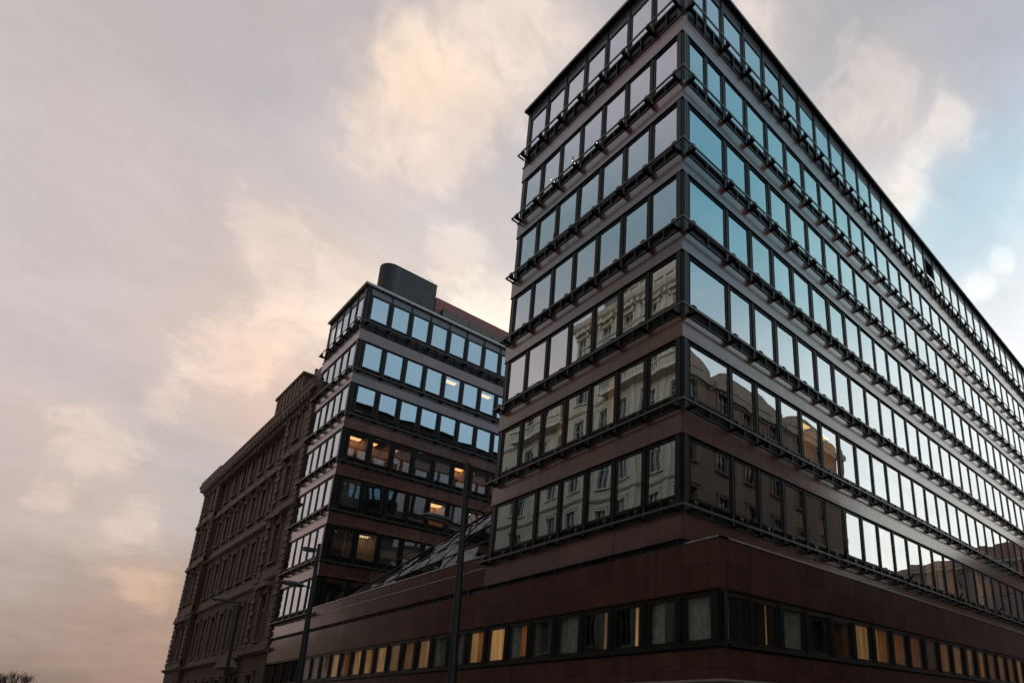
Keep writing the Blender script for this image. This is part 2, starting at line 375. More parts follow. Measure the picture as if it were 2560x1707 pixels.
def pane_mb(w, h, x=0, z=0, m=None, tx=0, tz=0, d=-.055):
    m = m or MB(); a, b = x-w/2, x+w/2
    P = [LOC.p(uu, d+dd+(uu-x)*tz+(zz-z-h/2)*tx, zz) for dd in (-.012, 0) for uu, zz in ((a, z), (b, z), (b, z+h), (a, z+h))]
    m.poly(P, [(0,3,2,1),(4,5,6,7),(0,1,5,4),(1,2,6,5),(2,3,7,6),(3,0,4,7)]); return m
def curtain_mb(w, h, fold=.05, n=26, x0=None, x1=None):
    m = MB(); x0 = -w/2-.15 if x0 is None else x0; x1 = w/2+.15 if x1 is None else x1; P = []
    for i in range(n+1):
        x = x0+(x1-x0)*i/n; d = (fold if i % 2 else 0)
        P += [LOC.p(x, -.19-d, -.07), LOC.p(x, -.19-d, h+.12)]
    m.poly(P, [(2*i, 2*i+2, 2*i+3, 2*i+1) for i in range(n)]); return m
def blinds_mb(w, h, n=11):
    m = MB()
    for i in range(n):
        x = -w/2-.1+(i+.5)*(w+.2)/n; m.box(LOC, x-.04, x+.04, -.215, -.19, .02, h+.1)
    return m
def room_mb(w, h):                                            # the room behind: walls, ceiling, floor, lit by its own lamp
    m = MB(); a, b, t_ = -w/2-.155, w/2+.155, h+.13; D_ = -1.9
    m.poly([LOC.p(a, D_, -.08), LOC.p(b, D_, -.08), LOC.p(b, D_, t_), LOC.p(a, D_, t_), LOC.p(a, -.17, -.08), LOC.p(b, -.17, -.08), LOC.p(b, -.17, t_), LOC.p(a, -.17, t_)],
           [(0,1,2,3),(0,3,7,4),(1,5,6,2),(3,2,6,7),(0,4,5,1)]); return m
def room_lamp_mb(w, h, dx): return MB().box(LOC, dx-.45, dx+.45, -1.75, -1.25, h+.07, h+.11)
_cache = {}
def cached(key, fn):
    if key not in _cache: _cache[key] = fn()
    return _cache[key]
def jitter(a=.006): return (rnd.uniform(-a, a), 0, rnd.uniform(-a, a))
def add_window(root, fr, u, z, w, h, gmat, fill=None, jl=.16, jr=.16, head=.15, sill=.08, d=0):
    me = cached(('wf', w, h, jl, jr, head, sill), lambda: win_frame(w, h, jl, jr, head, sill).mesh("window", METAL))
    o = part("window", me, root, fr, u, d, z)
    pm = cached(('wp', w, h, gmat.name), lambda: pane_mb(w, h).mesh("pane", gmat))
    sub("pane", pm, o, rot=jitter())
    for f in (fill or []):
        if f == 'sheer': sub("curtain", cached(('sh', w, h), lambda: curtain_mb(w, h).mesh("curtain", SHEER)), o)
        elif f == 'sheerl': sub("curtain", cached(('shl', w, h), lambda: curtain_mb(w, h, n=12, x1=-.05).mesh("curtain", SHEER)), o)
        elif f == 'sheerr': sub("curtain", cached(('shr', w, h), lambda: curtain_mb(w, h, n=12, x0=.1).mesh("curtain", SHEER)), o)
        elif f == 'blinds': sub("blind", cached(('bl', w, h), lambda: blinds_mb(w, h).mesh("blind", BLIND)), o)
        elif f == 'lit': sub("curtain", cached(('li', w, h), lambda: curtain_mb(w, h, .03).mesh("curtain", LITS)), o)
        elif f == 'dim': sub("curtain", cached(('di', w, h), lambda: curtain_mb(w, h, .03).mesh("curtain", LITM)), o)
        elif f == 'faint': sub("curtain", cached(('fa', w, h), lambda: curtain_mb(w, h, .03, 10, x0=.12).mesh("curtain", LITF)), o)
        elif f == 'litl': sub("curtain", cached(('ll', w, h), lambda: curtain_mb(w, h, .03, 10, x1=-.12).mesh("curtain", LITS)), o)
        elif f == 'dimr': sub("curtain", cached(('dr', w, h), lambda: curtain_mb(w, h, .03, 10, x0=.22).mesh("curtain", LITM)), o)
        elif f == 'strip': sub("curtain", cached(('st', w, h), lambda: curtain_mb(w, h, .02, 3, x0=.2, x1=.3).mesh("curtain", LITS)), o)
        elif f in ('room', 'yroom'):
            sub("room", cached((f, w, h), lambda: room_mb(w, h).mesh("room", ROOMW if f == 'room' else ROOMY)), o)
            dx = rnd.choice((-.3, -.1, .15, .3)); sub("room_lamp", cached((f, 'l', w, h, dx), lambda: room_lamp_mb(w, h, dx).mesh("room_lamp", RLAMP if f == 'room' else RLAMPY)), o)
        elif f == 'lamp': sub("ceiling_lamp", cached(('la', w, h), lambda: lamp_grid(w, h).mesh("ceiling_lamp", [LAMP, METAL])), o)
        elif f == 'screen': sub("screen", cached(('sc', w, h), lambda: MB().box(LOC, .2, .5, -.5, -.46, .3, 1.0).mesh("screen", SCREEN)), o)
        elif f == 'plant': sub("indoor_plant", cached(('pl', w, h), lambda: plant(w, h).mesh("indoor_plant", simple("house_plant_leaf", (.03, .06, .02), .6))), o)
        elif f == 'picture': sub("picture_frame", cached(('pf', w, h), lambda: picture().mesh("picture_frame", [IRON, SHEER])), o)
        elif f == 'desk': sub("desk", cached(('dk', w, h), lambda: desk(w).mesh("desk", [IRON, BLIND])), o)
    return o
def lamp_grid(w, h):
    m = MB()
    for i in range(4):
        for j in range(2): m.box(LOC, -.5+i*.26, -.28+i*.26, -.85+j*.28, -.62+j*.28, h-.16, h-.13)
    m.box(LOC, -.53, .53, -.88, -.30, h-.128, h-.06, 1); return m
def plant(w, h):
    m = MB(); r = random.Random(3)
    for i in range(70):
        z = r.uniform(.05, .75); rr = .28*(1-z)+.03; a = r.uniform(0, 6.28)
        p = LOC.p(-.1+math.cos(a)*rr, -.45+math.sin(a)*rr*.5, z); q = p+Vector((r.uniform(-.1, .1), r.uniform(-.05, .05), r.uniform(-.02, .14)))
        s_ = Vector((.03, 0, .02)); m.poly([p-s_, p+s_, q], [(0, 1, 2)])
    return m
def picture():
    m = MB(); m.box(LOC, -.2, .2, -.93, -.90, .7, 1.05); m.box(LOC, -.15, .15, -.90, -.895, .75, 1.0, 1); return m
def desk(w):
    m = MB(); m.box(LOC, -.5, .3, -.8, -.4, .05, .12); m.box(LOC, -.2, .15, -.62, -.58, .18, .5); m.box(LOC, -.06, .0, -.62, -.58, .1, .2); m.box(LOC, .3, .45, -.7, -.6, 0, .35, 1); return m

# ------------------------------------------------------------------ ground
structure('ground', MB().box(WORLD, -900, 900, -900, 900, -.6, -.14), GROUND)
structure('road', MB().box(WORLD, -17.5, -4.6, -300, 300, -.13, 0).box(WORLD, -4.6, 90, -15.5, -4.6, -.13, 0), ASPH)
structure('pavement', MB().box(WORLD, -4.6, 90, -4.6, -1.06, -.13, .13).box(WORLD, -4.6, 0.4, -1.06, 300, -.13, .13)
          .box(WORLD, -21, -17.5, -300, 300, -.13, .13).box(WORLD, -4.6, 90, -18, -15.5, -.13, .13).box(WORLD, -4.6, -1, -300, -18, -.13, .13), PAVE)
mk = MB()
for i in range(40): mk.box(WORLD, -11.1, -10.95, -20+i*6, -17+i*6, .004, .008)
structure('road_marking', mk, MARK)

# ------------------------------------------------------------------ the modern building: storey levels
LV = [28.65-3.6*k for k in range(7)]         # underside of each stone band
SH = .87                                      # band height
ROOF = 33.5
def rail_z(r): return LV[r]+(1.47 if r == 0 else .97)
def pane_z(r): return (LV[0]+2.0, 32.58) if r == 0 else (LV[r]+1.5, LV[r-1]-.15)

def glazed_block(root, faces, gmat, fills, keep, depth_box, e=.39, lowest=6):
    """stone bands, louvres, rails, brackets and windows over the storeys of one block.
    faces: list of dict(fr, L, wins=[(u,w,rows,jl,jr)], posts=[(u0,u1)], brk=[u...], rail=(u0,u1))"""
    (x0, x1, y0, y1) = depth_box
    for r in range(7):
        L = LV[r]; bz0, bz1 = L, L+SH
        band, lou, trim = MB(), MB(), MB()
        for i, fc in enumerate(faces):
            fr, Ln = fc['fr'], fc['L']; s0 = fc.get('s0', 0)
            band.box(fr, s0, Ln, -.30, 0, bz0, bz1)
            trim.box(fr, s0, Ln+.03, -.28, .035, bz1, bz1+.045); trim.box(fr, s0, Ln+.03, -.28, .012, bz0-.03, bz0)
            top = pane_z(r)[0]-.08
            lou.box(fr, s0+.02, Ln-.02, -.30, -.14, bz1+.045, top)
            lou.box(fr, s0+.02, Ln-.02, -.14, -.06, top-.05, top); lou.box(fr, s0+.02, Ln-.02, -.14, -.05, bz1+.045, bz1+.09)
            ns = 0 if 0 < r < 4 else (9 if r else 3)
            for j in range(ns):
                zz = bz1+.11+(top-.09-bz1-.11)*j/(ns-1)
                lou.sweep(fr, [(-.14, zz+.02), (-.10, zz-.012), (-.10, zz+.002), (-.14, zz+.034)], s0+.05, Ln-.05)
            for (u, w, rows, jl, jr) in fc['wins']:
                if r not in rows: continue
                for uu, hw in ((u-w/2-jl, .05), (u, .03)): lou.box(fr, uu-hw, uu+hw, -.14, -.03, bz1+.045, top)
        band.build('stone_band', GRAN if root.name != 'office_block' else GRANB, root)
        lb = lou.build('louvre_band', LOUV, root); 
        trim.build('band_trim', METAL, root)
        rz = rail_z(r); rail = MB()
        for i, fc in enumerate(faces):
            a, b = fc['rail']; fr = fc['fr']
            rail.box(fr, a, b, e-.04, e+.012, rz-.055, rz+.022)
            if fc.get('ret'): rail.box(fr, b-.05, b, .0, e-.05, rz-.06, rz+.02)
        ro = rail.build('railing', RAILM, root)
        bm_ = cached(('brk', r == 0), lambda: bracket(r == 0).mesh('bracket', METAL))
        rest = MB()
        for fc in faces:
            for u in fc['brk']:
                if keep(fc, u, r) and r < 7:
                    o = bpy.data.objects.new('bracket', bm_); COL.objects.link(o); o.parent = ro
                    o.location = fc['fr'].p(u, 0, rz)-ORG[root.name]*0; o.rotation_euler = (0, 0, fc['fr'].rot())
                else:
                    bracket_into(rest, fc['fr'], u, rz, r == 0)
        if rest.v: stuff(rest.build('bracket', METAL, root))
    # windows
    restw, restp, restpan = MB(), MB(), MB()
    for fc in faces:
        fr = fc['fr']
        for r in range(7):
            z0, z1 = pane_z(r); h = z1-z0
            for wi, (u, w, rows, jl, jr) in enumerate(fc['wins']):
                if r not in rows: continue
                if keep(fc, u, r):
                    add_window(root, fr, u, z0, w, h, gmat, fills(fc, wi, r), jl, jr, d=-.02)
                else:
                    a, b = u-w/2, u+w/2
                    for s_, j in ((-1, jl), (1, jr)):
                        ee = a if s_ < 0 else b; lo, hi = sorted((ee, ee+s_*j)); restw.box(fr, lo, hi, -.18, -.055, z0-.08, z1+.15)
                        f0, f1 = sorted((ee+s_*(j-.012), ee+s_*(j-.05))); restw.box(fr, f0, f1, -.055, -.02, z0-.08, z1+.15)
                    restw.box(fr, a, b, -.18, -.07, z1, z1+.15); restw.box(fr, a, b, -.18, -.05, z0-.08, z0)
                    tx, tz = rnd.uniform(-.006, .006), rnd.uniform(-.006, .006)
                    if r == 0 and abs(u-26.4) < .8: tx, tz = -.16, 0
                    P = [fr.p(uu, -.075+dd+(uu-u)*tz+(zz-(z0+z1)/2)*tx, zz) for dd in (-.012, 0) for uu, zz in ((a, z0), (b, z0), (b, z1), (a, z1))]
                    restp.poly(P, [(0,3,2,1),(4,5,6,7),(0,1,5,4),(1,2,6,5),(2,3,7,6),(3,0,4,7)])
                    for f in (fills(fc, wi, r) or []):
                        if f in FAR: 
                            FAR[f].poly([fr.p(a-.1, -.5, z0-.1), fr.p(b+.12, -.5, z0-.1), fr.p(b+.12, -.5, z1+.2), fr.p(a-.1, -.5, z1+.2)], [(0,1,2,3)])
                if r == 0: restpan.box(fr, u-w/2-jl+.03, u+w/2+jr-.03, -.16, -.07, z1+.15, ROOF-.12); restw.box(fr, u-w/2-jl-.03, u-w/2-jl+.03, -.16, 0, z1+.15, ROOF-.12)
    if restp.v:
        stuff(restw.build('window', METAL, root)); stuff(restp.build('pane', gmat, root))
    elif restw.v: restw.build('head_mullion', METAL, root)
    restpan.build('head_panel', PANEL, root)
    for f, mbx in FAR.items():
        if mbx.v: stuff(mbx.build('glowing_room_sheet', {'room': LITR, 'yroom': LITY, 'lamp': LAMP}[f], root)); mbx.__init__()  # flat sheets behind far panes, room light put into their emission
    # corner posts
    for fc in faces:
        for (a, b) in fc['posts']:
            pm = MB()
            for r in range(7):
                z0 = LV[r]+SH+.045; z1 = (ROOF-.12) if r == 0 else LV[r-1]-.03
                pm.box(fc['fr'], a, b, -.30, -.10, z0, z1); nrib = max(2, int((b-a)/.09))
                for i in range(nrib):
                    c = a+(i+.5)*(b-a)/nrib; pm.box(fc['fr'], c-.022, c+.022, -.10, -.03, z0, z1)
            pm.build('corner_post', METAL, root)
    # floors and dark interior
    fl = MB()
    for r in range(7): fl.box(WORLD, x0+.32, x1-.1, y0+.32, y1-.32, LV[r]-.02, LV[r]+SH+.3)
    fl.box(WORLD, x0+3.2, x1-.1, y0+3.2, y1-3.0, 7.0, ROOF-.3)
    fl.build('interior_floor', INNER, root)
    rf = MB(); rf.box(WORLD, x0-.16, x1, y0-.16, y1+.1, ROOF-.12, ROOF)
    rf.build('roof', ROOFM, root)
    ed = MB()
    for fc in faces: ed.box(fc['fr'], -.175 if fc.get('s0', 0) == 0 else -.16, fc['L']+.1, .12, .178, ROOF-.135, ROOF+.02); ed.box(fc['fr'], 0, fc['L'], .02, .12, ROOF-.18, ROOF-.125)
    ed.build('roof_edge', COPE if root.name == 'office_block' else METAL, root)
FAR = {'room': MB(), 'yroom': MB(), 'lamp': MB()}
def bracket(topr):
    m = MB(); bracket_into(m, LOC, 0, 0, topr); return m
def bracket_into(m, fr, u, rz, topr):
    w = .075; lo = -.10 if topr else -.06
    prof = [(-.03, lo), (.28, -.075), (.34, -.055), (.34, .17)]
    prof += [(.265+.075*math.cos(a), .17+.06*math.sin(a)) for a in (.5, 1.05, 1.57, 2.1, 2.6)] + [(.19, .17), (.17, -.005), (-.03, -.005)]
    n = len(prof); P = [fr.p(u-w, d, rz+z) for d, z in prof]+[fr.p(u+w, d, rz+z) for d, z in prof]
    m.poly(P, [tuple(range(n)), tuple(range(2*n-1, n-1, -1))]+[(i, i+n, (i+1) % n+n, (i+1) % n) for i in range(n)])
GRANB = granite("block_granite", (.126, .054, .040), pitch=1.635, rough=.18, ior=1.78)

# ---- corner tower
LR = 66.0
fL = F((0, 0), (0, 1), (-1, 0)); fR = F((0, 0), (1, 0), (0, -1))
tower = thing('office_tower', 'tall corner office block of red granite bands, long window rows and bronze rails', 'office building', (0, 0, 7))
ALL = tuple(range(7)); LOW5 = tuple(range(2, 7))
wl = [(.99+1.57*i, 1.25, ALL, .16, .16) for i in range(7)]
wr = [(1.495, 2.05, LOW5, .16, .155), (.93, .89, (0, 1), .16, .13), (2.065, .91, (0, 1), .13, .155)]
nb = int((LR-2.9)/1.588)
wr += [(3.455+1.588*j, 1.26, ALL, .164, .164) for j in range(nb)]
faceL = dict(fr=fL, L=11.48, wins=wl, posts=[(.0, .23), (11.19, 11.46)], brk=[.18]+[1.775+1.57*i for i in range(7)], rail=(-.375, 11.48), ret=True, name='L')
faceR = dict(fr=fR, L=LR, s0=.30, wins=wr, posts=[(.0, .32)], brk=[.30, 2.66]+[2.66+1.588*(j+1) for j in range(nb)], rail=(-.405, LR), name='R')
def keepA(fc, u, r): return fc['name'] == 'L' or u < 3.46+1.588*(5 if r < 2 else 6)-1.0
LITA = {5: {6: ['room', 'lamp'], 7: ['room', 'lamp'], 25: ['room'], 26: ['room']}, 6: {10: ['yroom'], 11: ['room'], 14: ['yroom'], 15: ['yroom'], 16: ['room'], 19: ['yroom'], 20: ['room'], 25: ['room']}}
def fillsA(fc, wi, r):
    if fc['name'] == 'L':
        if r == 5: return {0: ['blinds'], 1: ['blinds', 'faint'], 2: ['faint'], 3: ['sheerr'], 4: ['faint'], 5: [], 6: ['sheerl']}[wi]
        if r == 6: return ['sheerl'] if wi in (1, 4, 5) else []
        return []
    if r == 5 and wi == 0: return ['sheerl']
    f = LITA.get(r, {}).get(wi)
    if f: return f
    return []
glazed_block(tower, [faceL, faceR], GLASS, fillsA, keepA, (0, LR, 0, 11.48))
# closed side walls: end toward the court with its own plain bands
fB = F((0, 11.48), (1, 0), (0, 1))
bk = MB(); bk2 = MB(); bk3 = MB()
for r in range(7):
    bk.box(fB, .30, LR, -.25, 0, LV[r], LV[r]+SH)
    z0, z1 = pane_z(r); bk2.box(fB, 0.02, LR, -.3, -.16, LV[r]+SH, (ROOF-.12) if r == 0 else LV[r-1])
    for i in range(40):
        bk3.box(fB, .5+i*1.6, 1.7+i*1.6, -.16, -.14, z0, z1)
bk.build('court_stone_band', GRAN, tower); bk2.build('court_frame', METAL, tower); stuff(bk3.build('court_pane', GLASS, tower))
MB().box(WORLD, LR+.04, LR+.34, -.02, 11.5, 7.0, ROOF-.14).build('end_wall', GRAN, tower)
lm = MB()
for y, z in ((6.456, 26.134), (6.271, 25.868), (8.073, 26.162), (7.808, 25.862), (4.717, 25.887)):
    lm.revolve([(.0, -.022), (.016, -.016), (.022, 0), (.016, .016), (0, .022)], (-.43, y, z), 8)
lm.build('string_light', BULB, tower)
fh = MB()
for i in range(7):
    u = 3.0+i*6.35; p = fR.p(u, .34, LV[6]+.95)
    fh.tube(p, p+Vector((.02, -.30, .42)), .045, n=8)
fh.build('flag_holder', METAL, tower)
for (y, z, h) in ((8.9, rail_z(2), .5), (7.6, rail_z(2), .4), (6.5, rail_z(1), .45), (8.0, rail_z(5), .45), (9.9, rail_z(5), .35)):
    MB().tube((-.37, y, z), (-.37, y, z+h), .025, n=6).build('rail_stub', METAL, tower)

# ---- far block beyond the court
YB = 32.65
gL = F((0, YB), (0, 1), (-1, 0)); gR = F((0, YB), (1, 0), (0, -1))
block = thing('office_block', 'lower-looking second office block with rooftop drum beyond the glazed court', 'office building', (0, YB, 7))
wbl = [(1.06+1.42*i, 1.10, ALL, .16, .16) for i in range(5)]
wbr = [(1.2+1.635*j, 1.215, ALL, .21, .21) for j in range(13)]
fbl = dict(fr=gL, L=7.70, wins=wbl, posts=[(.0, .33), (7.46, 7.68)], brk=[.3]+[1.77+1.42*i for i in range(5)], rail=(-.375, 7.70), ret=True, name='L')
fbr = dict(fr=gR, L=22.6, s0=.30, wins=wbr, posts=[(.0, .36)], brk=[.38]+[2.02+1.635*j for j in range(13)], rail=(-.405, 22.6), name='R')
def keepB(fc, u, r): return fc['name'] == 'L' or u < 14
FB = {3: [['room', 'desk'], ['room', 'desk'], ['blinds', 'room'], ['blinds'], ['sheer'], ['room', 'picture'], ['blinds', 'room'], ['blinds', 'room']],
      4: [['sheer'], [], ['sheerr'], [], ['room', 'lamp'], ['sheer'], ['room'], []],
      5: [['blinds', 'strip'], ['blinds', 'yroom'], ['sheer'], ['sheer'], ['sheer'], [], [], []], 6: [[], [], ['sheer'], [], [], [], [], []],
      1: [[], [], ['sheerr'], [], ['lamp'], [], ['lamp'], []]}
def fillsB(fc, wi, r):
    if fc['name'] == 'L': return ['lamp'] if (r, wi) == (5, 0) else []
    return FB[r][wi] if r in FB and wi < 8 else []
glazed_block(block, [fbl, fbr], GLASSB, fillsB, keepB, (0, 22.6, YB, YB+7.7))
# rooftop drum and plant room
dm = MB(); cx, cy, R_ = 2.75, 35.95, .95; zt = 37.95
prof = [(cx+R_*math.cos(a), cy+R_*math.sin(a)) for a in [math.radians(90+180*i/16) for i in range(17)]]+[(6.35, cy-R_), (6.35, cy+R_)]
n = len(prof); P = [(x, y, ROOF) for x, y in prof]+[(x, y, zt) for x, y in prof]
dm.poly(P, [tuple(range(n)), tuple(range(2*n-1, n-1, -1))]+[(i, i+n, (i+1) % n+n, (i+1) % n) for i in range(n)])
for i in range(17):
    a = math.radians(90+180*i/16)
    dm.box(F((cx+R_*math.cos(a), cy+R_*math.sin(a)), (-math.sin(a), math.cos(a)), (math.cos(a), math.sin(a))), -.02, .02, -.01, .025, ROOF, zt-.06)
for i in range(16): dm.box(F((0, cy-R_), (1, 0), (0, -1)), 3.2+i*.205, 3.23+i*.205, -.01, .025, ROOF, zt-.06)
dm.build('roof_drum', DRUM, block)
dr = MB(); P2 = [(cx+(x-cx)*1.02 if x < cx else x, cy+(y-cy)*1.02, z) for z in (zt, zt+.07) for x, y in prof]
dr.poly(P2, [tuple(range(n)), tuple(range(2*n-1, n-1, -1))]+[(i, i+n, (i+1) % n+n, (i+1) % n) for i in range(n)]); dr.build('drum_cap', METAL, block)
MB().tube((5.6, 35.3, zt), (5.6, 35.3, zt+.45), .012, n=5).tube((5.6, 35.3, zt+.45), (5.95, 35.3, zt+.5), .012, n=5).tube((5.95, 35.3, zt+.5), (6.1, 35.3, zt), .012, n=5).build('cable_loop', METAL, block)
pr = MB()
for i in range(5): pr.box(WORLD, 6.42+i*3.1, 6.42+(i+1)*3.1-.03, 35.0, 39, ROOF, 36.85-.01*i)
pr.build('red_plant_room', REDP, block)
pb = MB()
for i in range(12): pb.box(WORLD, 7.0+i*1.25, 7.0+(i+1)*1.25-.035, 34.6, 34.98, ROOF, 35.85)
pb.build('plant_screen', BRNP, block)

# ---- podium running under and between both
pod = thing('podium_building', 'low red granite podium with dark strip windows running along both streets', 'office building', (0, -1.46, 0))
pL = F((0, -1.46), (0, 1), (-1, 0)); pR = F((0, -1.46), (1, 0), (0, -1)); PL = 40.35+1.46
st = MB()
st.box(pL, 0, PL, -.4, 0, 5.30, 6.81).box(pR, .4, LR, -.4, 0, 5.30, 6.81)
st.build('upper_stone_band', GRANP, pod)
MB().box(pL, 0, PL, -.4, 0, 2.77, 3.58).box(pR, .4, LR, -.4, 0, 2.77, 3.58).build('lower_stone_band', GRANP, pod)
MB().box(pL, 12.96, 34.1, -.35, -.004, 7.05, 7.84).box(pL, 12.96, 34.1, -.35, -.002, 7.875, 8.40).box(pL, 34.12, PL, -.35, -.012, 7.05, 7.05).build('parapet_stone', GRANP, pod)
cp = MB(); cp.box(pR, -.03, LR, -.42, .03, 6.812, 6.86); cp.box(pL, -.03, 1.3, -.42, .028, 6.812, 6.858)
cp.box(pL, 12.97, 34.08, -.40, .03, 8.402, 8.45); cp.box(pL, 12.97, 34.08, -.3, .015, 7.842, 7.873)
cp.build('coping', COPE, pod)
vt = MB(); vt.box(pL, 1.5, PL, -.35, -.10, 6.815, 7.045); vt.box(pL, 1.5, PL, -.10, -.04, 6.815, 6.85)
for i in range(26):
    u = 1.7+i*1.57; vt.box(pL, u-.05, u+.05, -.10, -.03, 6.85, 7.045)
    if i in (2, 4) or i > 7:
        for j in range(3): vt.sweep(pL, [(-.10, 6.87+j*.055), (-.05, 6.86+j*.055), (-.05, 6.875+j*.055), (-.10, 6.885+j*.055)], u+.05, u+1.52)
vt.build('vent_strip', LOUV, pod)
MB().box(pR, .4, LR, -1.44, -.4, 6.6, 6.79).build('podium_roof', ROOFM, pod)
MB().box(pL, .42, PL, -9, -.42, 6.3, 6.78).box(pL, .5, PL, -9, -.5, 2.9, 3.7).box(pR, .5, LR, -9, -.5, 2.9, 3.7).box(pR, .5, LR, -9, -.42, 6.0, 6.55).box(pL, 1.5, PL, -3.6, -3.5, 3.6, 6.4).box(pR, 1.5, LR, -3.6, -3.5, 3.6, 6.4).box(pL, 13.0, 34, -8, -.36, 7.2, 8.1).build('interior_floor', INNER, pod)
MB().box(pL, .7, PL, -1.2, -.7, 0, 2.76).box(pR, 1.2, LR, -1.2, -.7, 0, 2.76).build('base_wall', BASEST, pod)
sf = MB().box(pL, 0, PL, -.9, -.005, 2.70, 2.765).box(pR, .9, LR, -.9, -.005, 2.70, 2.765); sf.build('soffit', BASEST, pod)
sl_ = MB()
for fr, a in ((pL, 0), (pR, .4)):
    e_ = 34.3 if fr is pL else LR
    sl_.box(fr, a, PL if fr is pL else LR, -.4, -.05, 3.582, 3.66); sl_.box(fr, a if a else -.02, PL if fr is pL else LR, -.3, .05, 3.66, 3.74); sl_.box(fr, a, PL if fr is pL else LR, -.4, -.02, 3.74, 3.80)
    sl_.box(fr, a, PL if fr is pL else LR, -.4, -.06, 5.20, 5.298)
sl_.box(pL, 0.0, .16, -.35, -.03, 3.80, 5.20).box(pR, .001, .15, -.35, -.03, 3.80, 5.20)
sl_.build('window_sill', METAL, pod)
PLF0 = {0: ['sheer'], 1: ['sheerl'], 2: ['strip'], 3: ['dimr'], 4: ['sheer'], 5: ['desk'], 6: ['sheerl'], 7: ['lit'], 8: ['litl', 'plant'], 9: ['dim'], 10: ['sheer', 'screen'], 11: ['dim'], 12: ['dim'], 13: ['dim'], 14: ['lit'], 15: ['dim'], 16: ['lit'], 17: ['dim'], 18: ['lit'], 19: ['dim'], 20: ['sheer'], 21: ['sheer']}
PLF = {**PLF0, 8: ['room', 'plant', 'litl'], 9: ['room', 'blinds'], 12: ['room', 'sheerr'], 14: ['lit'], 15: ['room', 'litl'], 17: ['room'], 19: ['room', 'sheerl'], 6: ['room', 'desk', 'sheerl'], 3: ['dimr']}
for i in range(22):
    u = .76+1.555*i
    add_window(pod, pL, u, 3.88, 1.12, 1.23, GLASSP, PLF[i], jl=.20, jr=.20, head=.09, sill=.08, d=-.02)
PRF = {0: ['sheerl'], 1: ['strip'], 2: ['sheer'], 3: ['desk'], 4: [], 5: ['lit'], 6: ['room', 'litl'], 7: ['room', 'desk'], 8: ['room', 'picture', 'desk'], 9: ['room', 'blinds'], 10: ['room', 'dimr', 'desk'], 11: ['dim'], 12: ['desk', 'faint'], 13: ['dimr'], 14: ['room', 'desk'], 15: ['dim'], 16: ['sheer', 'faint'], 17: ['dimr']}
for i in range(40):
    u = .70+1.578*i
    add_window(pod, pR, u, 3.88, 1.15, 1.23, GLASSP, PRF.get(i, ['dim'] if i % 3 == 0 else []), jl=.20, jr=.20, head=.09, sill=.08, d=-.02)
gr = MB()
for i in range(4):
    a = 34.4+i*1.85; gr.box(pL, a, a+.1, -.2, -.03, 3.80, 5.2)
    for j in range(14): gr.sweep(pL, [(-.18, 3.88+j*.09), (-.08, 3.86+j*.09), (-.08, 3.88+j*.09), (-.18, 3.90+j*.09)], a+.1, a+1.85)
gr.build('ventilation_grille', LOUV, pod)

# ---- glazed court roof between the two blocks: a sloping glass gable over the podium edge
at = thing('glass_court_roof', 'sloping glass roof of the court rising from podium edge to corner block', 'glass roof', (0, 20, 8.45))
def slope_z(y): return 8.55+(27.6-y)/(27.6-11.55)*(11.35-8.55)
ag = MB(); am = MB()
def ap(y, t): z = 8.46+(slope_z(y)-8.46)*t; return Vector((.30+t*(slope_z(y)-8.46)*.30, y, z))
ys = [11.55+i*1.605 for i in range(11)]
for i in range(10):
    for k in range(3):
        a, b = k/3, (k+1)/3; q = [ap(ys[i], a), ap(ys[i+1], a), ap(ys[i+1], b), ap(ys[i], b)]
        off = Vector((rnd.uniform(-.05, .05), 0, 0)); q[2] = q[2]+off; q[3] = q[3]-off
        ag.poly(q, [(0, 1, 2, 3)])
for i in range(0, 11, 2): am.tube(ap(ys[i], 0), ap(ys[i], 1), .045, n=6)
for k in range(4): am.tube(ap(11.55, k/3), ap(27.6, k/3), .05 if k < 3 else .07, n=6)
for i in range(0, 10, 1): am.tube(ap(ys[i], 1), ap(ys[min(i+3, 10)], 0), .035, n=5)
roofp = MB(); 
for i in range(10):
    roofp.poly([ap(ys[i], 1), ap(ys[i+1], 1), ap(ys[i+1], 1)+Vector((9, 0, 0)), ap(ys[i], 1)+Vector((9, 0, 0))], [(0, 1, 2, 3)])
    am.tube(ap(ys[i], 1), ap(ys[i], 1)+Vector((9, 0, 0)), .04, n=6)
am.tube(ap(11.6, 1)+Vector((-.25, 0, .30)), ap(26.5, 1)+Vector((-.25, 0, .25)), .03, n=6)
for i in range(0, 10, 2): am.tube(ap(ys[i], 1), ap(ys[i], 1)+Vector((-.25, 0, .3)), .02, n=5)
ag.build('gable_glass', GATR, at); roofp.build('roof_glass', GATR, at); am.build('glazing_bar', METAL, at)
MB().box(WORLD, 9.0, 9.2, 11.6, 32.6, 8.4, 12).build('court_back', INNER, at)

